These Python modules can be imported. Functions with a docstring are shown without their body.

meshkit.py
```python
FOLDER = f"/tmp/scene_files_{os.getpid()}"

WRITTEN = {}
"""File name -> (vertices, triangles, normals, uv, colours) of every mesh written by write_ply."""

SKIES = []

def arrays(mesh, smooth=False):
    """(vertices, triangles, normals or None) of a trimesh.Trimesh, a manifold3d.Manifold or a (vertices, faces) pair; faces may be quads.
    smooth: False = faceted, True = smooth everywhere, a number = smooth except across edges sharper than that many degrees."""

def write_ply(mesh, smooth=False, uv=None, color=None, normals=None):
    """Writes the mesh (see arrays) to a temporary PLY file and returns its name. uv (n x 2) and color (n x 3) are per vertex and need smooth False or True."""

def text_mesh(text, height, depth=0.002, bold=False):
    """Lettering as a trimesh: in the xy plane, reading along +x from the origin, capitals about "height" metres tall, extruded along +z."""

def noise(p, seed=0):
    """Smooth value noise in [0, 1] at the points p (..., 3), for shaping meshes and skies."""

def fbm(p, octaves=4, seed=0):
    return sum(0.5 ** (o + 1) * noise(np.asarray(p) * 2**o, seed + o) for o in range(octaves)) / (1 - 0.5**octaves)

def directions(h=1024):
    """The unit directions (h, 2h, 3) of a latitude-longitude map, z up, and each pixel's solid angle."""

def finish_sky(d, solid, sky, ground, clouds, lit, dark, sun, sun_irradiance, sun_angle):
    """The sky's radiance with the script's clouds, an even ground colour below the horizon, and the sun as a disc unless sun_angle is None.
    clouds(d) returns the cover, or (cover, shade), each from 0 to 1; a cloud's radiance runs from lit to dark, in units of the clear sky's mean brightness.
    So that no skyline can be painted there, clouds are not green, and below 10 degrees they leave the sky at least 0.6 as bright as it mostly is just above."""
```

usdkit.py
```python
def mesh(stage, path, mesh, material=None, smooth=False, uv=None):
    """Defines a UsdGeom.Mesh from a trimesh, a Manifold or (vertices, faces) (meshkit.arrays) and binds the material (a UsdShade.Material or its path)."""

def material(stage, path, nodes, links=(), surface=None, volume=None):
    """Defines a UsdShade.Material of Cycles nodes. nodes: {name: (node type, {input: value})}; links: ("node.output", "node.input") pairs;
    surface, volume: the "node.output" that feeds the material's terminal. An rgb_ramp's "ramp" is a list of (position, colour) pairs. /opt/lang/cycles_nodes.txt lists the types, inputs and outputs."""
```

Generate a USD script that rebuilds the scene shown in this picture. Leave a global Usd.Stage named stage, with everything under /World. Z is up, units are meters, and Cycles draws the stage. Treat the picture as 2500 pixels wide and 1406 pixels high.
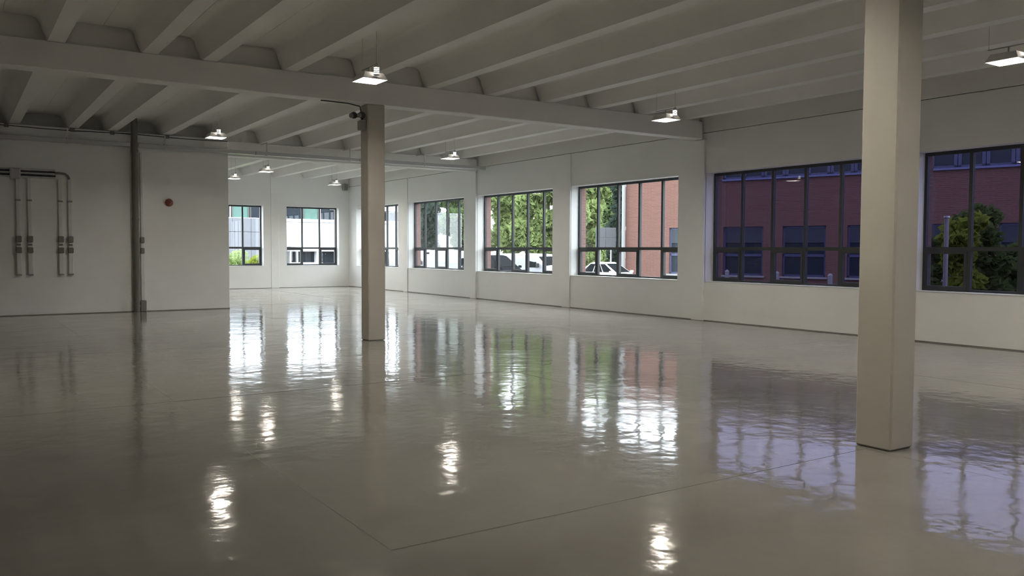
import math, random, re
import numpy as np, trimesh
from shapely.geometry import Polygon
import usdkit, meshkit
from pxr import Usd, UsdGeom, UsdLux, UsdShade, Gf, Sdf, Vt

stage = Usd.Stage.CreateInMemory()
UsdGeom.SetStageUpAxis(stage, UsdGeom.Tokens.z)
UsdGeom.SetStageMetersPerUnit(stage, 1.0)
UsdGeom.Xform.Define(stage, '/World'); UsdGeom.Scope.Define(stage, '/World/Looks')

# ------------------------------------------------------------------ camera, sky, exposure
EXPOSURE = 2.95
SKY = 0.80                  # radiance of the overcast sky
LAMP = 29.5                # radiance of the lamps' diffusers
FOC, YAW, PITCH, ROLL = 2055.553, 0.588158, 0.045611, 0.003487
fw = np.array([math.sin(YAW) * math.cos(PITCH), math.cos(YAW) * math.cos(PITCH), -math.sin(PITCH)])
rt = np.array([math.cos(YAW), -math.sin(YAW), 0.0]); up = np.cross(rt, fw)
rt, up = rt * math.cos(ROLL) + up * math.sin(ROLL), -rt * math.sin(ROLL) + up * math.cos(ROLL)
cam = UsdGeom.Camera.Define(stage, '/World/camera')
cam.AddTransformOp().Set(Gf.Matrix4d(*[float(x) for x in (*rt, 0, *up, 0, *(-fw), 0, 0, 0, 1.6, 1)]))
cam.CreateHorizontalApertureAttr(36.0); cam.CreateVerticalApertureAttr(36.0 * 1406 / 2500)
cam.CreateFocalLengthAttr(36.0 * FOC / 2500); cam.CreateClippingRangeAttr(Gf.Vec2f(0.05, 2000))
cam.CreateExposureAttr(EXPOSURE)

MAT = {}
def mat(name, nodes, links=(), surface='p.BSDF'):
    MAT[name] = usdkit.material(stage, '/World/Looks/' + name, nodes, links, surface=surface)
    return MAT[name]

dome = UsdLux.DomeLight.Define(stage, '/World/overcast_sky')
dome.CreateIntensityAttr(1.0)
sky = usdkit.material(stage, '/World/Looks/sky', {
    'tc': ('texture_coordinate', {}), 'n': ('noise_texture', {'scale': 2.2, 'detail': 5.0, 'roughness': 0.55}),
    'r': ('rgb_ramp', {'ramp': [(0.0, (0.77, 0.86, 0.98)), (0.5, (0.92, 0.985, 1.07)), (1.0, (1.05, 1.10, 1.16))]}),
    'b': ('background_shader', {'strength': SKY})},
    [('tc.generated', 'n.vector'), ('n.fac', 'r.fac'), ('r.color', 'b.color')], surface='b.background')
UsdShade.MaterialBindingAPI.Apply(dome.GetPrim()).Bind(sky)

# ------------------------------------------------------------------ helpers
USED = {}
def numbered(parent, name):
    k = (parent, name); n = USED.get(k, 0); USED[k] = n + 1
    return f'{parent}/{name}' + (f'_{n:03d}' if n else '')

def tag(prim, label=None, cat=None, group=None, kind=None):
    for k, v in (('label', label), ('category', cat), ('group', group), ('kind', kind)):
        if v: prim.SetCustomDataByKey(k, v)
    return prim

def thing(name, label, cat, loc=(0, 0, 0), rz=0.0, group=None, kind=None):
    x = UsdGeom.Xform.Define(stage, numbered('/World', name))
    x.AddTranslateOp().Set(Gf.Vec3d(*map(float, loc)))
    if rz: x.AddRotateZOp().Set(float(rz))
    return tag(x.GetPrim(), label, cat, group, kind)

def part(parent, name, mesh, m, smooth=False, label=None, kind=None):
    path = numbered(str(parent.GetPath()) if parent is not None else '/World', name)
    o = usdkit.mesh(stage, path, mesh, MAT[m], smooth=smooth)
    return tag(o.GetPrim(), label, None, None, kind)

def solo(name, mesh, m, label, cat, group=None, kind=None, smooth=False):
    return tag(part(None, name, mesh, m, smooth), label, cat, group, kind)

def dup(root, loc, rz=0.0, label=None, group=None):
    was = root.GetCustomData()
    base = re.sub(r'_\d{3}$', '', root.GetName())
    r = thing(base, label or was['label'], was['category'], loc, rz, group or was.get('group'))
    r.GetReferences().AddInternalReference(root.GetPath()); r.SetInstanceable(True)
    return r

def box(a, b):
    a, b = np.minimum(a, b), np.maximum(a, b)
    m = trimesh.creation.box(extents=b - a); m.apply_translation((a + b) / 2); return m
def bevbox(a, b, r=0.01):
    """box with chamfered edges"""
    import manifold3d as mf
    a, b = np.minimum(a, b).astype(float), np.maximum(a, b).astype(float)
    r = min(r, 0.45 * (b - a).min())
    pts = []
    for i in range(3):
        lo, hi = a + r, b - r; lo[i], hi[i] = a[i], b[i]
        pts += [(x, y, z) for x in (lo[0], hi[0]) for y in (lo[1], hi[1]) for z in (lo[2], hi[2])]
    return trimesh.convex.convex_hull(np.array(pts))
def cat(*ms):
    ms = [m for m in ms if m is not None]
    return trimesh.util.concatenate(ms)
def cyl(p, q, r, n=16, r2=None):
    p, q = np.array(p, float), np.array(q, float); d = q - p; L = np.linalg.norm(d); d /= L
    a = np.cross(d, [0, 0, 1] if abs(d[2]) < .9 else [1, 0, 0]); a /= np.linalg.norm(a); b = np.cross(d, a)
    t = np.arange(n) * 2 * np.pi / n; ring = np.cos(t)[:, None] * a + np.sin(t)[:, None] * b
    r2 = r if r2 is None else r2
    v = np.vstack([p + ring * r, q + ring * r2, [p], [q]]); i = np.arange(n); j = (i + 1) % n
    f = np.vstack([np.c_[i, i + n, j], np.c_[j, i + n, j + n], np.c_[np.full(n, 2 * n), i, j], np.c_[np.full(n, 2 * n + 1), j + n, i + n]])
    m = trimesh.Trimesh(v, f, process=False); m.fix_normals(); return m
def pipe(pts, r, n=10):
    v, f = [], []
    pts = np.array(pts, float); t = np.gradient(pts, axis=0); t /= np.linalg.norm(t, axis=1)[:, None]
    ref = np.array([0.13, 0.21, 0.97]); 
    for k, (p, d) in enumerate(zip(pts, t)):
        a = np.cross(d, ref if abs(d @ ref) < .95 else [1, 0, 0]); a /= np.linalg.norm(a); b = np.cross(d, a)
        g = np.arange(n) * 2 * np.pi / n; v.append(p + r * (np.cos(g)[:, None] * a + np.sin(g)[:, None] * b))
    for k in range(len(pts) - 1):
        i = np.arange(n); j = (i + 1) % n
        f += [np.c_[k * n + i, k * n + j, (k + 1) * n + i], np.c_[k * n + j, (k + 1) * n + j, (k + 1) * n + i]]
    v = np.vstack(v + [pts[:1], pts[-1:]]); i = np.arange(n); j = (i + 1) % n; N = len(pts) * n
    f += [np.c_[np.full(n, N), j, i], np.c_[np.full(n, N + 1), (len(pts) - 1) * n + i, (len(pts) - 1) * n + j]]
    m = trimesh.Trimesh(v, np.vstack(f), process=False); m.fix_normals(); return m
def prism_y(profile, y0, y1):
    """polygon in (x, z) extruded along y"""
    m = trimesh.creation.extrude_polygon(Polygon(profile), 1.0, engine='earcut')
    v = m.vertices; m = trimesh.Trimesh(np.c_[v[:, 0], y0 + v[:, 2] * (y1 - y0), v[:, 1]], m.faces, process=False); m.fix_normals(); return m
def holed(axis, c0, c1, s0, s1, z0, z1, holes):
    """a slab from c0 to c1 across axis, spanning s and z, with rectangular holes (s0, s1, z0, z1): one closed mesh"""
    outer = Polygon([(s0, z0), (s1, z0), (s1, z1), (s0, z1)], [[(a, c), (b, c), (b, d), (a, d)] for a, b, c, d in holes])
    m = trimesh.creation.extrude_polygon(outer, 1.0, engine='earcut'); v = m.vertices; c = c0 + v[:, 2] * (c1 - c0)
    v = np.c_[c, v[:, 0], v[:, 1]] if axis == 'x' else np.c_[v[:, 0], c, v[:, 1]]
    m = trimesh.Trimesh(v, m.faces, process=False); m.fix_normals(); return m

# ------------------------------------------------------------------ materials
def paint(name, col, rough=0.6, scale=3.0, var=0.03, bump=0.0, spec=0.35):
    c = np.array(col)
    nodes = {'g': ('geometry', {}), 'n': ('noise_texture', {'scale': scale, 'detail': 4.0}),
             'r': ('rgb_ramp', {'ramp': [(0.25, tuple(c * (1 - var))), (0.75, tuple(np.minimum(c * (1 + var), 1)))]}),
             'p': ('principled_bsdf', {'roughness': rough, 'specular_ior_level': spec})}
    links = [('g.position', 'n.vector'), ('n.fac', 'r.fac'), ('r.color', 'p.base_color')]
    if bump:
        nodes['n2'] = ('noise_texture', {'scale': scale * 14, 'detail': 3.0}); nodes['b'] = ('bump', {'strength': bump, 'distance': 0.01})
        links += [('g.position', 'n2.vector'), ('n2.fac', 'b.height'), ('b.normal', 'p.normal')]
    return mat(name, nodes, links)
def plain(name, col, rough=0.5, metal=0.0, spec=0.5, **kw):
    return mat(name, {'p': ('principled_bsdf', {'base_color': col, 'roughness': rough, 'metallic': metal, 'specular_ior_level': spec, **kw})})

paint('wall_paint', (0.89, 0.89, 0.87), 0.55, 1.2, 0.025, 0.12)
paint('ceiling_paint', (0.88, 0.87, 0.84), 0.6, 1.0, 0.035, 0.15)
paint('column_paint', (0.56, 0.53, 0.465), 0.5, 1.5, 0.025, 0.1)
paint('beam_paint', (0.87, 0.86, 0.83), 0.55, 1.0, 0.03, 0.12)
plain('frame_metal', (0.045, 0.05, 0.055), 0.45)
plain('sill_white', (0.82, 0.82, 0.81), 0.4)
plain('dark_metal', (0.07, 0.07, 0.065), 0.5)
plain('grey_plastic', (0.33, 0.33, 0.31), 0.5)
plain('pale_plastic', (0.62, 0.62, 0.60), 0.45)
plain('white_plastic', (0.78, 0.78, 0.77), 0.4)
plain('galvanised', (0.62, 0.63, 0.64), 0.35, 0.7)
plain('grey_paint', (0.22, 0.21, 0.19), 0.5)
plain('pipe_paint', (0.17, 0.165, 0.145), 0.5)
plain('red_plastic', (0.26, 0.075, 0.055), 0.5)
plain('black_rubber', (0.02, 0.02, 0.02), 0.7)
plain('cable_black', (0.05, 0.05, 0.045), 0.6)
def pane(name, tint):
    t = tuple(math.sqrt(x) for x in tint)          # a pane has two faces
    mat(name, {'l': ('layer_weight', {'blend': 0.5}), 'pw': ('math', {'math_type': 'power', 'value2': 5.0}),
               'ma': ('math', {'math_type': 'multiply_add', 'value2': 0.9, 'value3': 0.03}),
               't': ('transparent_bsdf', {'color': t}), 'g': ('glossy_bsdf', {'color': (1, 1, 1), 'roughness': 0.0}), 'm': ('mix_closure', {})},
        [('l.facing', 'pw.value1'), ('pw.value', 'ma.value1'), ('ma.value', 'm.fac'), ('t.BSDF', 'm.closure1'), ('g.BSDF', 'm.closure2')], surface='m.closure')
pane('clear_glass', (0.90, 0.93, 0.92))
pane('tinted_glass', (0.100, 0.097, 0.165))
mat('lamp_glow', {'e': ('emission', {'color': (1.0, 0.925, 0.80), 'strength': LAMP})}, surface='e.emission')
mat('bulb_glow', {'e': ('emission', {'color': (1.0, 0.93, 0.80), 'strength': 1.3})}, surface='e.emission')
# polished resin floor: pale grey, wavy clear coat
mat('floor_resin', {'g': ('geometry', {}), 'mp': ('mapping', {'scale': (1.0, 1.0, 1.0)}),
    'n': ('noise_texture', {'scale': 0.55, 'detail': 5.0, 'roughness': 0.6}),
    'r': ('rgb_ramp', {'ramp': [(0.3, (0.243, 0.230, 0.201)), (0.7, (0.272, 0.257, 0.226))]}),
    'n2': ('noise_texture', {'scale': 1.6, 'detail': 2.0, 'roughness': 0.5}),
    'n3': ('noise_texture', {'scale': 5.5, 'detail': 2.0, 'roughness': 0.5}),
    'mx': ('math', {'math_type': 'multiply_add', 'value2': 0.42}),
    'n4': ('noise_texture', {'scale': 0.9, 'detail': 4.0}), 'rr': ('map_range', {'from_min': 0.3, 'from_max': 0.7, 'to_min': 0.05, 'to_max': 0.12}),
    'b': ('bump', {'strength': 1.0, 'distance': 0.0058}),
    'p': ('principled_bsdf', {'roughness': 0.07, 'specular_ior_level': 0.42})},
    [('g.position', 'n.vector'), ('n.fac', 'r.fac'), ('r.color', 'p.base_color'), ('g.position', 'n2.vector'), ('g.position', 'n3.vector'),
     ('n3.fac', 'mx.value1'), ('n2.fac', 'mx.value3'), ('mx.value', 'b.height'), ('b.normal', 'p.normal'), ('g.position', 'n4.vector'), ('n4.fac', 'rr.value'), ('rr.result', 'p.roughness')])
plain('joint_filler', (0.27, 0.256, 0.227), 0.15)
# bricks of buildings too far off to tell their bricks apart
def brick(name, axis_vec, c1, c2, mortar):
    mat(name, {'tc': ('geometry', {}), 'sx': ('separate_xyz', {}), 'ad': ('math', {'math_type': 'add'}), 'cx': ('combine_xyz', {}),
               'br': ('brick_texture', {'color1': c1, 'color2': c2, 'mortar': mortar, 'scale': 1.0, 'brick_width': 0.24, 'row_height': 0.075, 'mortar_size': 0.008, 'bias': 0.0}),
               'p': ('principled_bsdf', {'roughness': 0.85, 'specular_ior_level': 0.2})},
        [('tc.position', 'sx.vector'), ('sx.x', 'ad.value1'), ('sx.y', 'ad.value2'), ('ad.value', 'cx.x'), ('sx.z', 'cx.y'), ('cx.vector', 'br.vector'), ('br.color', 'p.base_color')])
brick('red_brick', None, (0.140, 0.068, 0.054), (0.122, 0.058, 0.046), (0.145, 0.095, 0.08))
brick('own_brick', None, (0.19, 0.10, 0.085), (0.165, 0.085, 0.072), (0.19, 0.14, 0.125))
paint('asphalt', (0.15, 0.15, 0.15), 0.85, 2.0, 0.12)
paint('pavement_stone', (0.24, 0.235, 0.225), 0.8, 2.0, 0.08)
paint('white_render', (0.86, 0.87, 0.88), 0.6, 0.6, 0.02)
paint('grey_cladding', (0.155, 0.16, 0.18), 0.5, 0.6, 0.03)
paint('lawn_green', (0.16, 0.33, 0.06), 0.8, 3.0, 0.25)
paint('house_render', (0.13, 0.165, 0.14), 0.7, 1.0, 0.05)
plain('dark_glass', (0.015, 0.02, 0.028), 0.25, 0.0, 0.25)
plain('green_glass', (0.09, 0.17, 0.145), 0.2, 0.0, 0.3)
plain('pale_frame', (0.26, 0.29, 0.27), 0.6)
plain('sign_grey', (0.10, 0.105, 0.115), 0.6)
plain('van_white', (0.27, 0.275, 0.29), 0.25, 0.0, 0.3)
plain('lamp_shell', (0.62, 0.61, 0.59), 0.5)
plain('blue_frame', (0.045, 0.05, 0.10), 0.4)
plain('ledge_blue', (0.10, 0.11, 0.21), 0.4)
plain('blind_blue', (0.02, 0.026, 0.036), 0.6)
plain('stone_pale', (0.22, 0.217, 0.213), 0.6)
plain('car_white', (0.80, 0.81, 0.83), 0.18, 0.0, 0.6)
plain('car_dark', (0.014, 0.015, 0.018), 0.8, 0.0, 0.0, ior=1.1)
plain('car_silver', (0.55, 0.57, 0.60), 0.22, 0.4, 0.6)
plain('car_window', (0.01, 0.012, 0.014), 0.5, 0.0, 0.05, ior=1.15)
plain('light_cluster', (0.75, 0.76, 0.78), 0.1)
plain('tail_light', (0.35, 0.02, 0.02), 0.2)
plain('wheel_metal', (0.5, 0.5, 0.52), 0.35, 0.6)
paint('bark', (0.10, 0.08, 0.06), 0.9, 6.0, 0.3)
def leaf(name, a, b):
    mat(name, {'o': ('geometry', {}), 'r': ('rgb_ramp', {'ramp': [(0.0, a), (1.0, b)]}), 'd': ('diffuse_bsdf', {}), 't': ('translucent_bsdf', {}), 'm': ('mix_closure', {'fac': 0.45})},
        [('o.random_per_island', 'r.fac'), ('r.color', 'd.color'), ('r.color', 't.color'), ('d.BSDF', 'm.closure1'), ('t.BSDF', 'm.closure2')], surface='m.closure')
leaf('leaf_light', (0.20, 0.255, 0.10), (0.34, 0.40, 0.19))
leaf('leaf_mid', (0.09, 0.13, 0.055), (0.17, 0.235, 0.10))
leaf('leaf_dark', (0.045, 0.066, 0.05), (0.09, 0.125, 0.085))
leaf('leaf_shrub', (0.07, 0.10, 0.03), (0.19, 0.20, 0.055))
leaf('leaf_autumn', (0.16, 0.19, 0.03), (0.28, 0.18, 0.04))

# ------------------------------------------------------------------ the room
XW, YB = 14.265, 34.0                      # inner faces of right and back walls
XL, YF = -8.0, -6.0                        # the hall goes on to the left and behind the camera
ZB, ZR, ZC = 4.105, 4.50, 4.84             # beam underside, rib underside, coffer
BEAMS = [3.98, 13.70, 23.50, 33.45]
# floor slabs cast with joints between them
rng = np.random.default_rng(5)
fl = thing('floor', 'glossy pale grey resin floor of large cast slabs', 'floor', kind='structure')
fx = [XL, -6.5, -2.29, 1.92, 6.13, 10.34, XW]; fy = [YF, -1.2, 4.03, 9.25, 14.15, 19.1, 24.0, 29.0, YB]
part(fl, 'sub_base', box((XL - .3, YF - .3, -.3), (XW + .5, YB + .5, -.06)), 'joint_filler')
for i in range(len(fx) - 1):
    for j in range(len(fy) - 1):
        g = 0.002; a, b, c, d = fx[i] + g, fx[i + 1] - g, fy[j] + g, fy[j + 1] - g
        m = box((a, c, -.06), (b, d, 0.0)); v = m.vertices.copy(); t = v[:, 2] > -.01
        tx, ty = rng.uniform(-1, 1, 2) * 0.0005
        v[t, 2] -= 0.003 + tx * (v[t, 0] - (a + b) / 2) + ty * (v[t, 1] - (c + d) / 2)
        v[t, 2] = np.minimum(v[t, 2], 0.0)
        part(fl, 'floor_slab', trimesh.Trimesh(v, m.faces, process=False), 'floor_resin')
part(fl, 'joint_strip', cat(*[box((x - .003, YF, -.055), (x + .003, YB, -.0035)) for x in fx[1:-1]], *[box((XL, y - .003, -.055), (XW, y + .003, -.004)) for y in fy[1:-1]]), 'joint_filler')

# ribbed concrete ceiling: one precast ribbed unit per rib and bay
ce = thing('ceiling', 'white painted ceiling of precast ribbed concrete units', 'ceiling', kind='structure')
ribs = [0.15 - 1.27 * k for k in range(6, -1, -1)] + [1.42, 2.655, 3.52, 4.79, 6.11, 7.40, 8.68, 9.96, 11.22, 12.49, 13.74]
edges = [XL - .2] + [(a + b - .22) / 2 for a, b in zip(ribs[:-1], ribs[1:])] + [XW + .35]
def rib_profile(r, e0, e1):
    def side(x0, e, s):      # from the rib's underside out to the coffer, with a rounded corner
        p = [(x0, ZR), (x0 + s * .055, ZR + .14), (x0 + s * .085, ZR + .22)]
        for t in np.linspace(0.15, 1, 5):
            p.append((x0 + s * (.085 + .12 * (1 - math.cos(t * math.pi / 2))), ZR + .22 + (ZC - ZR - .22) * math.sin(t * math.pi / 2)))
        return [q for q in p if (e - q[0]) * s > 0] + [(e, ZC)]
    return side(r, e1, 1) + [(e1, ZC + .12), (e0, ZC + .12)] + side(r - .22, e0, -1)[::-1]
bays = [(YF, BEAMS[0] - .06), (BEAMS[0] + .06, BEAMS[1] - .06), (BEAMS[1] + .06, BEAMS[2] - .06), (BEAMS[2] + .06, YB)]
for y0, y1 in bays:
    for k, r in enumerate(ribs):
        part(ce, 'ribbed_unit', prism_y(rib_profile(r, edges[k] + .002, edges[k + 1] - .002), y0, y1), 'ceiling_paint', smooth=40)
for y in BEAMS[:3]:
    part(ce, 'end_closure', box((XL - .2, y - .02, ZR), (XW + .35, y + .02, ZC + .12)), 'ceiling_paint')
part(ce, 'roof_deck', box((XL - .4, YF - .4, ZC + .13), (XW + .6, YB + .6, ZC + .35)), 'grey_cladding')

beam_lab = ['white concrete cross beam over the nearest column', 'long white concrete cross beam across the hall on the middle column',
            'white concrete cross beam above the dividing wall with the conduits', 'white concrete beam along the top of the far wall']
for y, l in zip(BEAMS[:3], beam_lab):
    solo('concrete_beam', bevbox((XL, y - .16, ZB), (14.19, y + .16, ZR), .012), 'beam_paint', l, 'beam')
# columns on the beam line
col_lab = ['cream painted square concrete column standing nearest, at right', 'white square concrete column standing mid hall under the long cross beam', 'white square concrete column at the end of the dividing wall']
for (x0, y0, x1, y1), l in zip([(6.195, 3.85, 6.515, 4.17), (6.045, 13.56, 6.365, 13.88), (5.88, 23.34, 6.20, 23.66)], col_lab):
    c = thing('concrete_column', l, 'column', ((x0 + x1) / 2, (y0 + y1) / 2, 0))
    part(c, 'shaft', bevbox((-.16, -.16, 0), (.16, .16, ZB), .015), 'column_paint')

# right wall with its windows
JAMB = [28.42, 23.45, 18.48, 13.50, 8.50, 3.52, -1.46]; WW, ZS, ZT = 4.12, 0.885, 3.345
RW = [(j - WW, j) for j in JAMB] + [(29.25, 33.22)]
holes = [(a, b, ZS, ZT) for a, b in RW]
wr = thing('wall_right', 'white painted right wall pierced by a row of large windows', 'wall', kind='structure')
part(wr, 'inner_face', holed('x', XW, 14.53, YF - .3, YB + .3, 0.0, 4.24, holes), 'wall_paint')
part(wr, 'brick_cladding', holed('x', 14.61, 14.80, YF - .3, YB + .8, -.25, 5.2, holes), 'own_brick', label='red brick outer leaf of the wall')
part(wr, 'cavity', holed('x', 14.531, 14.609, YF - .3, YB + .3, 0, 4.9, holes), 'wall_paint')
for j in JAMB[:6]:
    d = .06 if (JAMB.index(j) % 2 == 1) else .035
    part(wr, 'pilaster', bevbox((XW - d, j + .0, 0), (XW + .02, j + .36, 4.10 if d > .05 else 4.24), .008), 'wall_paint')
solo('trim_1', bevbox((XW - .015, YF, 4.252), (14.53, YB, ZC - .004), .006), 'beam_paint', 'white edge strip between right wall and ceiling', 'trim', kind='structure')
# back wall
BW = [(11.53 - 3.23 * k, 13.80 - 3.23 * k) for k in range(2)]
bh = [(a, b, ZS + .015, ZT) for a, b in BW]
wb = thing('wall_back', 'white painted far wall with a row of three pane windows', 'wall', kind='structure')
part(wb, 'inner_face', holed('y', YB, YB + .265, XL - .3, XW, 0.0, ZC + .1, bh), 'wall_paint')
part(wb, 'brick_cladding', holed('y', YB + .345, YB + .53, XL - .3, 14.6, -.25, 5.2, bh), 'own_brick', label='red brick outer leaf of the wall')
part(wb, 'cavity', holed('y', YB + .266, YB + .344, XL - .3, XW, 0, 4.9, bh), 'wall_paint')
part(wb, 'pilaster', bevbox((10.88, YB - .02, 0), (11.20, YB + .02, ZC), .006), 'wall_paint')
LW = [(24.3, 28.42), (29.25, 33.2)]
solo('wall_left', holed('x', XL - .3, XL, YF - .3, YB - .01, 0, ZC + .1, [(a, b, ZS, ZT) for a, b in LW]), 'wall_paint', 'white painted left wall beyond the picture edge', 'wall', kind='structure')
solo('wall_front', box((XL - .3, YF - .3, 0), (XW + .5, YF, ZC + .1)), 'wall_paint', 'white painted wall behind the camera', 'wall', kind='structure')
# dividing wall at the left
YP, XP = 22.95, 6.21
solo('wall_divider', bevbox((XL, YP, 0), (XP, YP + .3, ZR - .01), .01), 'wall_paint', 'white dividing wall at left carrying conduits and a red bell', 'wall', kind='structure')

bs = thing('baseboard_right', 'thin dark sealant line along the foot of the right wall', 'baseboard', kind='structure')
part(bs, 'strip', box((XW - .012, YF, -.003), (XW + .01, YB, .016)), 'grey_paint')
bs = thing('baseboard_back', 'thin dark sealant line along the foot of the far wall', 'baseboard', kind='structure')
part(bs, 'strip', box((XL, YB - .012, -.003), (XW - .013, YB + .01, .012)), 'grey_paint')
bs = thing('baseboard_left', 'thin dark sealant line along the foot of the dividing wall', 'baseboard', kind='structure')
part(bs, 'strip', box((XL, YP - .012, -.003), (XP, YP + .01, .016)), 'grey_paint')

# ------------------------------------------------------------------ windows
def window(name, label, axis, c, s0, s1, z0, z1, n, glass, sashes, flip=1):
    """axis 'x': runs along y at x = c; axis 'y': runs along x at y = c. s runs from s0 to s1. Frame 70 mm deep."""
    w = thing(name, label, 'window', kind='structure')
    def B(sa, sb, za, zb, d0=-.035, d1=.035, f=box):
        return f((c + d0, sa, za), (c + d1, sb, zb)) if axis == 'x' else f((sa, c + d0, za), (sb, c + d1, zb))
    part(w, 'frame', cat(B(s0, s1, z0, z0 + .05), B(s0, s1, z1 - .06, z1), B(s0, s0 + .05, z0 + .05, z1 - .06), B(s1 - .05, s1, z0 + .05, z1 - .06)), 'frame_metal')
    ZM = 1.60
    step = (s1 - s0) / n
    for k in range(1, n):
        s = s0 + k * step
        part(w, 'mullion', B(s - .03, s + .03, z0 + .05, z1 - .06, -.034, .034), 'frame_metal')
    for k in range(n):
        a, b = s0 + k * step + (.03 if k else .05), s0 + (k + 1) * step - (.03 if k < n - 1 else .05)
        part(w, 'transom', B(a, b, ZM, ZM + .07, -.033, .033), 'frame_metal')
        if k in sashes:
            t = .05
            sp = part(w, 'sash', cat(B(a, b, z0 + .05, z0 + .05 + t, -.045, .03), B(a, b, ZM - t, ZM, -.045, .03), B(a, a + t, z0 + .05 + t, ZM - t, -.045, .03), B(b - t, b, z0 + .05 + t, ZM - t, -.045, .03)), 'frame_metal')
            part(sp, 'pane', B(a + t, b - t, z0 + .05 + t, ZM - t, -.003, .003), glass)
        else:
            part(w, 'pane', B(a, b, z0 + .05, ZM, -.003, .003), glass)
        part(w, 'pane', B(a, b, ZM + .07, z1 - .06, -.003, .003), glass)
    ci = XW if axis == 'x' else YB
    if axis == 'y' or c > 0: part(w, 'window_sill', (bevbox((ci - .012, s0 + .002, z0 - .004), (c - .036, s1 - .002, z0 + .012), .004) if axis == 'x' else bevbox((s0 + .002, ci - .012, z0 - .004), (s1 - .002, c - .036, z0 + .012), .004)), 'sill_white')
    return w
wl = ['dark framed five pane window of the right wall with parked white vans outside', 'dark framed five pane window of the right wall with a dark car and trees outside',
      'dark framed five pane window of the right wall with trees and lit red brick outside', 'dark tinted window of the right wall, left of the nearest column',
      'dark tinted window of the right wall, right of the nearest column', 'tinted window of the right wall beside the camera', 'tinted window of the right wall behind the camera']
wn = 1
for k, (a, b) in enumerate(RW[:7]):
    window(f'window_{wn}', wl[k], 'x', 14.57, a, b, ZS, ZT, 5, 'clear_glass' if k < 3 else 'tinted_glass', (0, 2, 4)); wn += 1
window(f'window_{wn}', 'dark framed window at the far end of the right wall, partly behind the mid column', 'x', 14.57, *RW[7], ZS, ZT, 5, 'clear_glass', (0, 2, 4)); wn += 1
bl_ = ['dark framed three pane window in the far wall, nearest the corner', 'dark framed window in the far wall cut off by the dividing wall', '']
for (a, b), l in zip(BW, bl_):
    window(f'window_{wn}', l, 'y', YB + .305, a, b, ZS + .015, ZT, 3, 'clear_glass', (0, 2)); wn += 1

for (a, b), l in zip(LW, ('left wall window hidden behind the dividing wall, nearer the hall', 'left wall window hidden behind the dividing wall, nearer the far wall')):
    window(f'window_{wn}', l, 'x', XL - .17, a, b, ZS, ZT, 5, 'clear_glass', (0, 2, 4)); wn += 1

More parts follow.
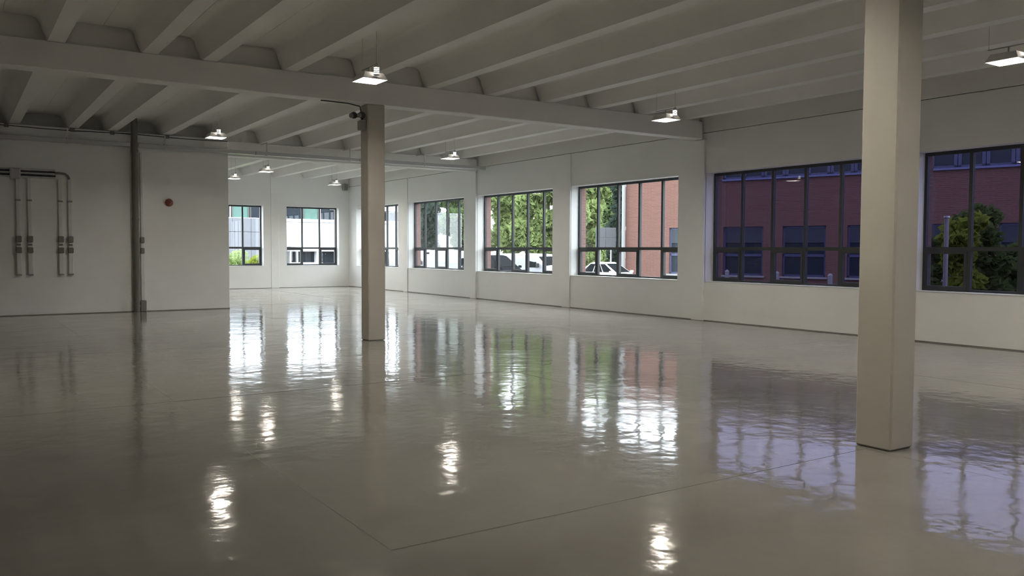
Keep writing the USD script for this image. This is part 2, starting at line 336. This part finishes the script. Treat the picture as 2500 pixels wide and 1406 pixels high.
# ------------------------------------------------------------------ pendant lamps
def lamp(loc, label, ztop):
    t = thing('pendant_lamp', label, 'lamp', loc, group=None)
    # square skirt, open below, the diffuser recessed inside it
    outer = np.array([(-.19, -.205, 0), (.19, -.205, 0), (.19, .205, 0), (-.19, .205, 0), (-.14, -.155, .10), (.14, -.155, .10), (.14, .155, .10), (-.14, .155, .10)])
    inner = outer * [.965, .968, 1]; inner[4:, 2] = .093
    q = [(0, 1, 5, 4), (1, 2, 6, 5), (2, 3, 7, 6), (3, 0, 4, 7), (4, 5, 6, 7)]
    f = []
    for a, b, c, d in q: f += [(a, b, c), (a, c, d), (8 + a, 8 + c, 8 + b), (8 + a, 8 + d, 8 + c)]
    for a in range(4):
        b = (a + 1) % 4; f += [(a, 8 + a, 8 + b), (a, 8 + b, b)]
    part(t, 'housing', trimesh.Trimesh(np.vstack([outer, inner]), f, process=False), 'lamp_shell')
    io = inner * [.996, .996, 1]; io[4:, 2] = .091; ii = io * [.99, .99, 1]; ii[4:, 2] = .088; io[:4, 2] = ii[:4, 2] = .001
    part(t, 'reflector', trimesh.Trimesh(np.vstack([io, ii]), f, process=False), 'white_plastic', label='white inner reflector')
    part(t, 'diffuser', box((-.130, -.145, .060), (.130, .145, .068)), 'lamp_glow', label='glowing white diffuser')
    cy = -.232
    rings = cat(*[cyl((0, cy, .045 + .026 * k), (0, cy, .055 + .026 * k), .042, 20) for k in range(5)], cyl((0, cy, .16), (0, cy, .19), .03, 16))
    part(t, 'vented_collar', rings, 'galvanised', smooth=40, label='vented metal collar with glowing slots')
    part(t, 'bulb', cyl((0, cy, .05), (0, cy, .152), .036, 16), 'bulb_glow', smooth=40)
    part(t, 'bracket', cat(box((-.01, -.26, .188), (.01, .26, .198)), box((-.01, -.01, .099), (.01, .01, .19)), cyl((0, cy, .18), (0, cy, .21), .012, 8)), 'grey_plastic')
    for y in (-.232, .25):
        part(t, 'suspension_wire', cyl((0, y, .198), (0, y, ztop - loc[2]), .004, 6), 'galvanised')
    return t
ZL = 4.0
lamps = [((5.05, 11.26), 'glowing square pendant lamp hanging before the long cross beam, above the mid column'), ((4.86, 18.9), 'glowing square pendant lamp near the dividing wall top at left'),
         ((11.09, 19.6), 'glowing square pendant lamp in the second bay above the white van window'), ((11.08, 11.5), 'glowing square pendant lamp before the right end of the long cross beam'),
         ((8.27, 26.3), 'glowing pendant lamp in the far bay, larger of two by the dividing wall'), ((12.05, 30.1), 'glowing pendant lamp nearest to the far wall, above the three pane corner window'),
         ((8.17, 29.55), 'small pendant lamp cut off by the dividing wall edge'), ((11.23, 5.5), 'glowing square pendant lamp cut off by the right picture edge'),
         ((5.05, 5.5), 'pendant lamp above the camera, lighting the nearest column'), ((-1.2, 11.3), 'pendant lamp beyond the left picture edge'), ((5.04, 1.5), 'pendant lamp beyond the right picture edge, beside the camera'), ((11.08, 1.5), 'pendant lamp beyond the right picture edge near the right wall')]
made = {}
for (x, y), l in lamps:                                            # wires reach the rib or coffer above
    zt = {11.08: ZR, 11.09: ZR, 11.23: 4.55, 4.86: 4.67, -1.2: ZR}.get(x, ZC)
    if zt in made: dup(made[zt], (x, y, ZL), 0, l)
    else: made[zt] = lamp((x, y, ZL), l, zt); made[zt].SetCustomDataByKey('group', 'square pendant lamps of the hall')
# ------------------------------------------------------------------ fittings on walls, beam and column
# risers with boxes on the dividing wall
def riser(loc, label, top):
    t = thing('conduit_riser', label, 'conduit', loc, group='cable risers on the dividing wall')
    part(t, 'conduit', bevbox((-.04, -.06, 1.88), (.04, 0, top), .01), 'white_plastic')
    part(t, 'clip', bevbox((-.055, -.068, 2.70), (.055, 0, 2.74), .005), 'grey_plastic')
    part(t, 'switch_box', bevbox((-.06, -.10, 1.735), (.06, 0, 1.88), .012), 'grey_paint')
    part(t, 'nipple', bevbox((-.045, -.07, 1.655), (.045, 0, 1.695), .01), 'grey_paint')
    part(t, 'collar', cat(bevbox((-.05, -.06, 1.695), (.05, 0, 1.735), .008), bevbox((-.05, -.06, 1.61), (.05, 0, 1.655), .008)), 'white_plastic')
    part(t, 'socket_box', bevbox((-.06, -.10, 1.48), (.06, 0, 1.61), .012), 'grey_paint')
    part(t, 'trunking', bevbox((-.05, -.075, .975), (.05, 0, 1.48), .012), 'white_plastic', label='pale lower length of trunking')
    part(t, 'end_cap', bevbox((-.054, -.08, .955), (.054, 0, .975), .006), 'grey_plastic')
    return t
for x, l in zip([1.345, 1.58, 2.225, 2.43], ['outermost left of the four white cable risers on the dividing wall', 'second white cable riser from the left on the dividing wall',
                                             'third white cable riser from the left on the dividing wall', 'fourth white cable riser on the dividing wall, nearest the dark pipe']):
    riser((x, YP, 0), l, 3.245)
tr = thing('cable_tray', 'pale wall tray with two dark cable slots above the risers', 'cable tray', (0, YP, 3.36))
for z in (-.09, 0.0, .085):
    part(tr, 'rail', bevbox((-2.2, -.06, z - .02), (2.13, 0, z + .02), .006), 'pale_plastic')
for z in (-.045, .0425):
    part(tr, 'cable', cat(*[pipe([(-2.2, -.03 - .01 * k, z), (2.14, -.03 - .01 * k, z)], .016, 8) for k in range(2)]), 'cable_black')
jb = thing('junction_box', 'square pale junction box on the cable tray at left edge', 'junction box', (1.30, YP - .065, 3.33))
part(jb, 'body', bevbox((-.11, -.09, -.12), (.11, 0, .12), .02), 'pale_plastic'); part(jb, 'lid', bevbox((-.09, -.105, -.10), (.09, -.09, .10), .01), 'pale_plastic')
be = thing('conduit_bend', 'short conduit bend joining cable tray and last riser', 'conduit', (0, YP, 3.36))
part(be, 'bend', pipe([(2.13, -.035, .03), (2.25, -.035, .03), (2.34, -.035, .015), (2.40, -.035, -.03), (2.43, -.035, -.105)], .028, 12), 'grey_paint', smooth=True)
# round dark pipe
pp = thing('down_pipe', 'dark round pipe running floor to ceiling on the dividing wall', 'pipe', (3.885, YP - .105, 0))
part(pp, 'tube', cyl((0, 0, 0), (0, 0, ZC - .005), .075, 24), 'pipe_paint', smooth=40)
for z in (.12, 2.3, 4.0): part(pp, 'pipe_collar', cyl((0, 0, z), (0, 0, z + .05), .084, 24), 'pipe_paint', smooth=40)
for z in (.125, 2.305, 4.005): part(pp, 'wall_clamp', box((-.02, .07, z), (.02, .105, z + .04)), 'dark_metal')
sr = thing('switch_riser', 'narrow conduit with two dark boxes just right of the dark pipe', 'conduit', (4.045, YP, 0))
part(sr, 'conduit', bevbox((-.03, -.05, 1.88), (.03, 0, 4.0), .01), 'white_plastic')
part(sr, 'switch_box', bevbox((-.045, -.09, 1.735), (.045, 0, 1.88), .01), 'grey_paint'); part(sr, 'socket_box', bevbox((-.045, -.09, 1.47), (.045, 0, 1.60), .01), 'grey_paint')
part(sr, 'link', bevbox((-.035, -.06, 1.60), (.035, 0, 1.735), .008), 'white_plastic'); part(sr, 'trunking', bevbox((-.045, -.06, .28), (.045, 0, 1.47), .01), 'white_plastic')
part(sr, 'base_box', bevbox((-.07, -.10, .0), (.07, 0, .28), .012), 'grey_paint')
bl = thing('alarm_bell', 'round dull red alarm bell on the dividing wall', 'alarm bell', (4.705, YP, 2.775))
def revolve(prof, n=32):
    m = trimesh.creation.revolve(np.array(prof), sections=n); return m
dm = revolve([(0, .085), (.04, .08), (.08, .055), (.097, .02), (.1, .012), (.09, .012), (.0, .012)]); dm.apply_transform(trimesh.transformations.rotation_matrix(math.pi / 2, [1, 0, 0]))
part(bl, 'gong', dm, 'red_plastic', smooth=40); part(bl, 'base_plate', cyl((0, 0, 0), (0, -.013, 0), .05, 20), 'dark_metal'); part(bl, 'screw', cyl((0, -.083, 0), (0, -.094, 0), .014, 12), 'dark_metal')
# services along the top of the dividing wall and the far beam
tk = thing('cable_trunking', 'pale grey cable trunking running under the far cross beam to the right wall', 'cable trunking', (0, YP - .10, 4.17))
for a, b in ((XL, -3.0), (-2.99, 0.9), (.91, 3.79), (3.98, 6.9), (6.91, 9.9), (9.91, 14.20)):
    part(tk, 'trunking_length', bevbox((a, -.05, -.05), (b, .05, .05), .01), 'galvanised')
for x in (0.4, 2.4, 4.6, 7.2, 9.6, 12.0): part(tk, 'hanger', cat(box((x - .02, -.06, -.06), (x + .02, .06, -.05)), box((x - .015, -.06, -.06), (x + .015, -.052, .30)), box((x - .015, -.06, .29), (x + .015, .45, .30)) if x > 6.3 else box((x - .015, -.06, .06), (x + .015, .10, .075))), 'galvanised')
cb = thing('service_cable', 'thin dark cable strung on clips above the trunking at left', 'cable', (0, YP - .0125, 4.44))
part(cb, 'cable', pipe([(x, 0, .012 * math.sin(x * 2.1)) for x in np.linspace(-2, 6.2, 50)], .009, 6), 'cable_black', smooth=True)
for x in (1.15, 2.52, 3.40, 4.68): part(cb, 'clip', bevbox((x - .05, -.03, -.035), (x + .05, .012, .04), .008), 'grey_paint')
# floodlight on the middle column
cx0, cy0 = 6.045, 13.70
fd = thing('security_light', 'small grey twin-head wall light on a box high on the mid column', 'wall light', (cx0, cy0, 3.83))
part(fd, 'mounting_box', bevbox((-.10, -.09, -.17), (0, .09, .0), .012), 'grey_plastic')
part(fd, 'arm', cat(cyl((-.05, 0, 0), (-.05, 0, .05), .02, 12), cyl((-.05, -.02, .05), (-.14, .05, .07), .016, 10)), 'dark_metal')
for dx, dy in ((-.07, -.04), (-.17, .07)):
    h = trimesh.creation.icosphere(3, .062); h.apply_scale([1.0, 1.0, .95]); h.apply_translation((dx, dy, .085)); part(fd, 'lamp_head', h, 'dark_metal', smooth=True)
    part(fd, 'lens', cyl((dx - .045, dy - .02, .075), (dx - .072, dy - .032, .07), .04, 16), 'grey_plastic', smooth=40)
part(fd, 'cable', pipe([(-.05, .02, .05), (-.05, .05, .17), (-.08, .02, .24), (-.30, -.02, .262), (-.8, -.02, .268)], .01, 6), 'cable_black', smooth=True)
sn = thing('wall_speaker', 'small grey speaker box near the corner high on the far wall', 'speaker', (14.06, YB, 4.22))
part(sn, 'cabinet', bevbox((-.10, -.16, -.14), (.10, -.03, .14), .02), 'grey_plastic'); part(sn, 'grille', bevbox((-.08, -.168, -.12), (.08, -.16, .12), .004), 'grey_paint'); part(sn, 'bracket', box((-.03, -.03, -.03), (.03, 0, .03)), 'dark_metal')

# ------------------------------------------------------------------ outside
G = -0.40
solo('ground', box((-60, -60, G - .4), (160, 160, G - .02)), 'asphalt', 'grey asphalt street and yard outside the windows', 'ground', kind='structure')
solo('pavement', box((14.80, -30, G - .1), (16.6, 60, G + .06)), 'pavement_stone', 'pale stone footpath along the outside of the right wall', 'pavement', kind='structure')
solo('lawn', box((8, 40, G - .05), (19.0, 52, G + .10)), 'lawn_green', 'bright green lawn outside the far wall', 'lawn', kind='structure')

class Frame2:
    """local (u along the facade, v outwards, z) to world"""
    def __init__(s, o, d): s.o = np.array([*o, 0.0]); d = np.array([*d, 0.0]); s.d = d / np.linalg.norm(d); s.n = np.array([-s.d[1], s.d[0], 0])
    def __call__(s, m):
        v = m.vertices; w = s.o + v[:, :1] * s.d + v[:, 1:2] * s.n + v[:, 2:3] * [0, 0, 1]
        m = trimesh.Trimesh(w, m.faces, process=False); m.fix_normals(); return m
# red brick building over the street: u runs from its left corner to the right, v out of the street face (towards the hall)
dd = np.array([.30, -.954])
Fr = Frame2((28.90, 32.83), dd)
# n = (-d.y, d.x) points away from the hall, so outwards is v negative
bb = thing('brick_building', 'red brick building with blue framed windows opposite the right wall', 'building')
L = 46.0
lower = [(2.5 + 2.86 * k, 2.5 + 2.86 * k + 1.95) for k in range(14)]
u0, u1, uz0, uz1 = 5.3, 40.0, 4.93, 6.25
hl = [(a, b, .43, 2.70) for a, b in lower]
part(bb, 'street_wall', Fr(holed('y', 0, .3, 0, L, G - .1, 6.45, hl + [(u0, u1, uz0, uz1)])), 'red_brick')
part(bb, 'end_wall', Fr(box((0, .3, G - .1), (.3, 11, 6.45))), 'red_brick')
part(bb, 'rear_block', Fr(box((.3, .9, G - .1), (L, 11, 6.4))), 'grey_cladding')
part(bb, 'eaves', Fr(box((-.2, -.25, 6.45), (L, 11.2, 6.62))), 'stone_pale')
part(bb, 'downpipe', Fr(cyl((-.05, -.12, G), (-.05, -.12, 6.45), .10, 12)), 'stone_pale', smooth=40, label='white downpipe at the building corner')
for a, b, z0, z1 in hl:
    m = (a + b) / 2; zm = z0 + .95
    f = part(bb, 'window', Fr(cat(box((a, .08, z0), (a + .09, .18, z1)), box((b - .09, .08, z0), (b, .18, z1)), box((a, .08, z0), (b, .18, z0 + .09)), box((a, .08, z1 - .09), (b, .18, z1)), box((m - .07, .08, z0), (m + .07, .18, z1)), box((a, .08, zm - .06), (b, .18, zm + .06)))), 'blue_frame')
    part(f, 'pane', Fr(box((a, .12, z0), (b, .14, z1))), 'dark_glass')
    part(f, 'blind', Fr(box((a + .09, .085, z1 - .75), (b - .09, .118, z1 - .09))), 'blind_blue')
    part(bb, 'window_ledge', Fr(bevbox((a - .1, -.09, z0 - .09), (b + .1, .08, z0), .01)), 'stone_pale')
part(bb, 'ledge', Fr(bevbox((u0 - .1, -.10, uz0 - .09), (u1 + .1, .08, uz0), .01)), 'ledge_blue', label='long blue ledge under the upper windows')
uu = u0
while uu < u1 - .5:
    a, b = uu, uu + .98; uu += 1.0
    f = part(bb, 'upper_window', Fr(cat(box((a, .08, uz0), (a + .13, .18, uz1)), box((b - .13, .08, uz0), (b, .18, uz1)), box((a, .08, uz0), (b, .18, uz0 + .10)), box((a, .08, uz1 - .1), (b, .18, uz1)))), 'blue_frame')
    part(f, 'pane', Fr(box((a, .12, uz0), (b, .14, uz1))), 'dark_glass')
# bollards before it
def bollard(loc, label):
    t = thing('bollard', label, 'bollard', loc, group='pale bollards on the street')
    part(t, 'post', cyl((0, 0, 0), (0, 0, 1.05), .09, 16), 'stone_pale', smooth=40); part(t, 'cap', revolve([(0, .1), (.05, .085), (.095, .03), (.095, 0), (0, 0)]).apply_translation((0, 0, 1.05)), 'stone_pale', smooth=40)
    return t
b0 = None
for px, zf, l in ((1775, 37.0, 'leftmost of the pale bollards seen through the tinted window left of the near column'), (1897, 34.5, 'middle one of the pale bollards seen through the left tinted window'), (2027, 31.5, 'pale bollard seen through the left tinted window, nearest to the near column')):
    a = math.atan((px - 1250) / FOC) + YAW; d_ = zf / math.cos(a - YAW); q = (d_ * math.sin(a), d_ * math.cos(a))
    if b0 is None: b0 = bollard((q[0], q[1], G), l)
    else: dup(b0, (q[0], q[1], G), 0, l)

# cars: lofted shells
def loft(stations, n=20):
    """stations: (x, half width, z bottom, z top, squareness). Closed smooth shell along x."""
    v = []
    for x, w, z0, z1, e in stations:
        t = np.arange(n) * 2 * np.pi / n + np.pi / n
        c, s = np.cos(t), np.sin(t)
        v.append(np.c_[np.full(n, x), w * np.sign(c) * np.abs(c) ** e, (z0 + z1) / 2 + (z1 - z0) / 2 * np.sign(s) * np.abs(s) ** e])
    k = len(stations); i = np.arange(n); j = (i + 1) % n
    f = np.vstack([np.vstack([np.c_[a * n + i, a * n + j, (a + 1) * n + i], np.c_[a * n + j, (a + 1) * n + j, (a + 1) * n + i]]) for a in range(k - 1)])
    V = np.vstack(v + [v[0].mean(0)[None], v[-1].mean(0)[None]])
    f = np.vstack([f, np.c_[np.full(n, k * n), j, i], np.c_[np.full(n, k * n + 1), (k - 1) * n + i, (k - 1) * n + j]])
    m = trimesh.Trimesh(V, f, process=False); m.fix_normals(); return m
def wheels(t, xs, r, hw):
    for x in xs:
        for s in (-1, 1):
            w = part(t, 'wheel', cyl((x, s * (hw - .2), r), (x, s * hw, r), r, 24), 'black_rubber', smooth=40)
            part(w, 'rim', cyl((x, s * (hw - .01), r), (x, s * (hw + .012), r), r * .62, 16), 'wheel_metal', smooth=40)
def quadpanel(pts, off):
    """thin slab over a planar outline (list of xyz), thickened by off"""
    p = np.array(pts, float); return trimesh.convex.convex_hull(np.vstack([p, p + off]))
def car(loc, rz, label, body, height=1.45, length=4.3, hatch=False):
    t = thing('car', label, 'car', loc, rz)
    hl_, h = length / 2, height
    bt = .92 * h / 1.45
    part(t, 'body', loft([(-hl_, .62, .42, .78, .5), (-hl_ + .12, .78, .30, bt - .06, .45), (-hl_ + .8, .86, .22, bt, .4), (-.4, .88, .2, bt + .01, .4), (.7, .88, .2, bt + .0, .4), (hl_ - .9, .85, .22, bt - .08, .42), (hl_ - .2, .76, .26, bt - .22, .45), (hl_, .6, .36, bt - .34, .5)], 24), body, smooth=50)
    # cabin
    tail = -hl_ + (.28 if hatch else .75)
    base = [(tail, .70), (.95, .70)]; roof = [(-hl_ + (.75 if hatch else 1.45), .56), (.10, .56)]
    pts = [(x, s * w, bt - .08) for x, w in base for s in (-1, 1)] + [(x, s * w, h - .05) for x, w in roof for s in (-1, 1)]
    pts += [(x + dx, s * (w - .08), h) for (x, w), dx in zip(roof, (.15, -.15)) for s in (-1, 1)]
    part(t, 'roof', trimesh.convex.convex_hull(np.array(pts)), body)
    r0, r1 = roof[0][0], roof[1][0]
    e = .012
    def lerp(a, b, k): return tuple(np.array(a) + (np.array(b) - np.array(a)) * k)
    for s in (-1, 1):
        A, B = (tail, s * .70, bt - .08), (.95, s * .70, bt - .08); C, D = (r1, s * .56, h - .05), (r0, s * .56, h - .05)
        lo, hi = .26, .93
        a, b, c, d = lerp(A, D, lo), lerp(B, C, lo), lerp(B, C, hi), lerp(A, D, hi)
        for k0, k1 in ((.08, .36), (.39, .64), (.67, .94)):
            part(t, 'side_window', quadpanel([lerp(a, b, k0), lerp(a, b, k1), lerp(d, c, k1), lerp(d, c, k0)], (0, s * e, e * .25)), 'car_window')
    for name, x0, x1 in (('windscreen', .95, r1), ('rear_window', tail, r0)):
        A, B, C, D = (x0, -.70, bt - .08), (x0, .70, bt - .08), (x1, .56, h - .05), (x1, -.56, h - .05)
        l, r = lerp(A, D, .25), lerp(B, C, .25); ul, ur = lerp(A, D, .94), lerp(B, C, .94)
        sx = 1 if x0 > x1 else -1
        part(t, name, quadpanel([lerp(l, r, .06), lerp(l, r, .94), lerp(ul, ur, .93), lerp(ul, ur, .07)], (sx * e, 0, e)), 'car_window')
    wheels(t, (-hl_ + .82, hl_ - .85), .31, .86)
    for s in (-1, 1):
        part(t, 'headlight', bevbox((hl_ - .22, s * .42, bt - .36), (hl_ - .03, s * .68, bt - .24), .03), 'light_cluster'); part(t, 'tail_light', bevbox((-hl_ - .01, s * .45, .62), (-hl_ + .12, s * .7, .76), .02), 'tail_light')
        part(t, 'mirror', bevbox((.58, s * .84, bt + .02), (.72, s * 1.0, bt + .14), .03), body)
    part(t, 'bumper', bevbox((hl_ - .12, -.6, .28), (hl_ + .02, .6, .42), .04), 'grey_paint'); part(t, 'number_plate', box((-hl_ - .012, -.26, .52), (-hl_ + .02, .26, .62)), 'white_plastic')
    return t
def van(loc, rz, label, h=2.0, length=4.9):
    t = thing('van', label, 'van', loc, rz); hl_ = length / 2
    part(t, 'body', loft([(-hl_, .80, .32, h - .12, .28), (-hl_ + .08, .90, .26, h - .03, .25), (-.2, .92, .24, h, .25), (.9, .90, .24, h - .03, .27), (1.35, .88, .26, h - .42, .3), (1.75, .86, .28, 1.10, .35), (hl_ - .12, .78, .3, .95, .4), (hl_, .66, .38, .78, .45)], 28), 'van_white', smooth=50)
    for s in (-1, 1):
        part(t, 'side_window', quadpanel([(.35, s * .905, 1.05), (1.2, s * .895, 1.05), (.92, s * .86, h - .28), (.35, s * .88, h - .28)], (0, s * .02, 0)), 'car_window')
        part(t, 'headlight', bevbox((hl_ - .28, s * .46, .68), (hl_ - .06, s * .76, .86), .03), 'light_cluster'); part(t, 'tail_light', bevbox((-hl_ - .01, s * .68, .8), (-hl_ + .08, s * .84, 1.2), .02), 'tail_light')
        part(t, 'mirror', bevbox((1.15, s * .92, 1.05), (1.28, s * 1.1, 1.28), .03), 'black_rubber')
    part(t, 'windscreen', quadpanel([(1.62, -.74, 1.14), (1.62, .74, 1.14), (1.06, .68, h - .2), (1.06, -.68, h - .2)], (.03, 0, .03)), 'car_window')
    wheels(t, (-hl_ + .95, hl_ - .9), .33, .9)
    part(t, 'bumper', bevbox((hl_ - .1, -.7, .3), (hl_ + .02, .7, .5), .04), 'grey_paint')
    return t
AZ = math.degrees(math.atan2(dd[1], dd[0]))
def along(px, zf):
    """ground point seen at picture column px, zf metres ahead"""
    a = math.atan((px - 1250) / FOC) + YAW; d = zf / math.cos(a - YAW); return d * math.sin(a), d * math.cos(a)
x, y = along(1488, 39.5); car((x, y, G), AZ, 'white saloon car parked at the corner of the red brick building', 'car_white', 1.43, 4.3)
x, y = along(1215, 41.0); car((x, y, G), AZ, 'dark car with tinted side windows parked before the trees', 'car_dark', 1.72, 4.2, True)
x, y = along(1296, 46.5); van((x, y, G), AZ, 'low white van parked behind and right of the dark car', 1.80)
x, y = along(1030, 54.0); van((x, y, G), AZ - 8, 'white van parked furthest left outside the van window', 1.98)
x, y = along(1140, 50.0); van((x, y, G), AZ - 4, 'white van parked between the other van and the dark car', 1.95)
# far cars by the white building
x, y = along(775, 41.5); car((x, y, G), 8, 'white car roof just outside the far corner window', 'car_white', 1.34, 4.0, True)

# grey sign board
x, y = along(1478, 45.5)
sg = thing('sign_board', 'plain grey notice board on two posts between tree and brick building', 'sign', (x, y, G), AZ + 40)
for k in range(2):
    for i in range(2): part(sg, 'panel', bevbox((-.55 + i * .555, -.03, 2.12 + k * .54), (-.005 + i * .555, .03, 2.655 + k * .54), .01), 'sign_grey')
for s in (-.3, .3): part(sg, 'post', cyl((s, .075, 0), (s, .075, 3.15), .04, 10), 'galvanised', smooth=40)

# trees and shrubs
def foliage(rng, blobs, n, size):
    c = np.array([b[:3] for b in blobs]); r = np.array([b[3] for b in blobs]); k = rng.choice(len(blobs), n, p=r ** 2 / (r ** 2).sum())
    d = rng.normal(size=(n, 3)); d /= np.linalg.norm(d, axis=1)[:, None]
    p = c[k] + d * (r[k] * rng.uniform(.55, 1.05, n))[:, None] * [1, 1, .85]
    a = rng.normal(size=(n, 3)); a /= np.linalg.norm(a, axis=1)[:, None]; b = np.cross(a, rng.normal(size=(n, 3))); b /= np.linalg.norm(b, axis=1)[:, None]
    s = size * rng.uniform(.6, 1.3, n)[:, None]
    v = np.stack([p - a * s, p + b * s * .5, p + a * s, p - b * s * .5], 1).reshape(-1, 3); i = np.arange(n) * 4
    return v, np.vstack([np.c_[i, i + 1, i + 2], np.c_[i, i + 2, i + 3]])
def tree(loc, label, h, w, leafm, seed, n=6000, size=.16, trunk=.14, bare=.25, cat_='tree', name='tree'):
    rng = np.random.default_rng(seed); t = thing(name, label, cat_, loc)
    blobs = [(rng.normal(0, .26) * w, rng.normal(0, .26) * w, h * (bare + .10 + (.82 - bare) * (q + rng.uniform(0, 1)) / 22), w * rng.uniform(.26, .38)) for q in range(22)]
    segs = [cyl((0, 0, 0), (0, 0, h * .55), trunk, 10, trunk * .6)]
    for b in blobs[:7]: segs.append(cyl((0, 0, h * rng.uniform(.2, .5)), b[:3], trunk * .4, 6, trunk * .1))
    part(t, 'trunk', cat(*segs), 'bark', smooth=40)
    tag(part(t, 'foliage', foliage(rng, blobs, n, size), leafm), kind='stuff')
    return t
x, y = along(1040, 60); tree((x, y, G), 'dark green dense tree behind the white vans', 11, 2.3, 'leaf_dark', 1, 14000, .24, .3, .0)
x, y = along(1130, 72); tree((x, y, G), 'mid green tree right of the dense dark tree', 12, 3.2, 'leaf_mid', 2, 12000, .26, .2, .0)
x, y = along(1255, 66); tree((x, y, G), 'bright green tree behind the dark car', 11.5, 3.3, 'leaf_light', 3, 14000, .24, .2, .05)
x, y = along(1338, 57); tree((x, y, G), 'bright green tree behind the white hatchback', 11.5, 2.9, 'leaf_light', 4, 15000, .22, .14, .05)
x, y = along(1440, 62); tree((x, y, G), 'lime green tree left of the grey notice board', 11, 2.5, 'leaf_light', 5, 15000, .22, .14, .0)
x, y = along(1509, 50); tree((x, y, G), 'slim dark tree beside the corner of the brick building', 11, 1.3, 'leaf_dark', 6, 12000, .18, .12, .0)
x, y = along(1470, 86); tree((x, y, G), 'tall mid green tree furthest behind the lime tree', 14, 5.0, 'leaf_mid', 7, 12000, .32, .2, .0)
x, y = along(1095, 96); tree((x, y, G), 'tall mid green tree furthest behind the dense dark tree', 16, 5.0, 'leaf_mid', 8, 12000, .34, .25, .0)
for px, u, h, w, lm, sd, l in ((2282, 0, 2.7, .8, 'leaf_shrub', 11, 'green shrub outside the right tinted window, left of the sign post'), (2335, 0, 3.0, .8, 'leaf_autumn', 12, 'reddish yellow shrub outside the right tinted window'),
                            (2400, 0, 3.3, 1.0, 'leaf_shrub', 13, 'yellow green bushy tree outside the right tinted window'), (2475, 0, 2.3, .9, 'leaf_shrub', 14, 'dark green shrub outside the right tinted window at the picture edge')):
    x, y = along(px, 21.0 + (sd % 3) * 1.2); tree((x, y, G), l, h, w, lm, sd, 2500, .11, .05, .05, 'shrub', 'shrub')
x, y = along(2308, 19.0); 
ps = thing('street_post', 'pale thin street post among the shrubs', 'post', (x, y, G)); part(ps, 'post', cyl((0, 0, 0), (0, 0, 2.75), .05, 12), 'stone_pale', smooth=40); part(ps, 'cap', cyl((0, 0, 2.75), (0, 0, 2.79), .065, 12), 'galvanised')

# white building beyond the far wall
wbd = thing('white_building', 'long white rendered building with green glass strip windows beyond the far wall', 'building')
Y0 = 70.0
part(wbd, 'wall', box((4, Y0, 1.38), (40, Y0 + .4, 4.15)), 'white_render')
part(wbd, 'lower_wall', box((4, Y0 + .8, G), (40, Y0 + 1.2, 1.38)), 'grey_cladding')
part(wbd, 'core', box((4, Y0 + 1.2, G), (40, Y0 + 14, 5.6)), 'white_render')
part(wbd, 'cornice', box((4, Y0 - .06, 3.86), (40, Y0, 3.90)), 'grey_cladding')
part(wbd, 'parapet', box((4, Y0, 5.55), (27.6, Y0 + 1.2, 6.6)), 'white_render'); part(wbd, 'parapet', box((27.6, Y0, 4.98), (40, Y0 + 1.2, 5.06)), 'grey_cladding')
wrng = np.random.default_rng(3)
xs = np.arange(4.2, 40, 1.5)
for k, xx in enumerate(xs):
    zt = 5.52 if xx < 27.4 else 4.96
    f = part(wbd, 'window', cat(box((xx, Y0 + .1, 4.15), (xx + .09, Y0 + .3, zt)), box((xx + 1.35, Y0 + .1, 4.15), (xx + 1.44, Y0 + .3, zt)), box((xx, Y0 + .1, zt - .08), (xx + 1.44, Y0 + .3, zt))), 'dark_metal' if k % 3 else 'white_render')
    part(f, 'pane', box((xx + .09, Y0 + .18, 4.15), (xx + 1.35, Y0 + .22, zt - .08)), 'green_glass' if k % 4 == 2 else 'dark_glass')
for k, xx in enumerate(np.arange(5, 40, 2.4)):
    d = part(wbd, 'ground_window', box((xx, Y0 + .72, G), (xx + 2.2, Y0 + .8, 1.30)), 'dark_glass')
    part(wbd, 'pier', box((xx + 2.22, Y0 + .1, G), (xx + 2.38, Y0 + .8, 1.38)), 'white_render')
aw = thing('entrance_canopy', 'curved white canopy at the entrance of the white building', 'canopy', (0, 0, 0))
pts = [(xx, 0, 1.95 - .014 * (xx - 19.5) ** 2) for xx in np.linspace(19.5, 24.5, 14)]
part(aw, 'canopy', cat(*[box((a[0], Y0 - 2.2, a[2]), (b[0] + .01, Y0 - .08, a[2] + .14)) for a, b in zip(pts[:-1], pts[1:])]), 'white_render')
for xx in (19.8, 24.0): part(aw, 'post', cyl((xx, Y0 - 1.8, G), (xx, Y0 - 1.8, 1.6), .06, 12), 'white_render', smooth=40)
gb = thing('grey_shed', 'grey panelled shed before the left end of the white building', 'building', (0, 0, 0))
for i in range(3):
    for k in range(2): part(gb, 'panel', box((15.2 + i * 1.3, 60, 1.75 + k * 1.05 if k else G), (16.48 + i * 1.3, 60.1, 1.72 + 1.05 if k == 0 else 3.75)), 'grey_cladding')
part(gb, 'core', box((15.2, 60.1, G), (19.1, 64, 3.7)), 'grey_cladding')
x, y = along(625, 47); tree((x, y, G), 'low yellow green bush outside the far wall', 1.5, 1.4, 'leaf_autumn', 21, 2200, .1, .05, .0, 'shrub', 'shrub')
x, y = along(570, 49); tree((x, y, G), 'bright green bush at the edge of the lawn outside the far wall', 1.7, 1.3, 'leaf_light', 22, 3000, .1, .05, .0, 'shrub', 'shrub')
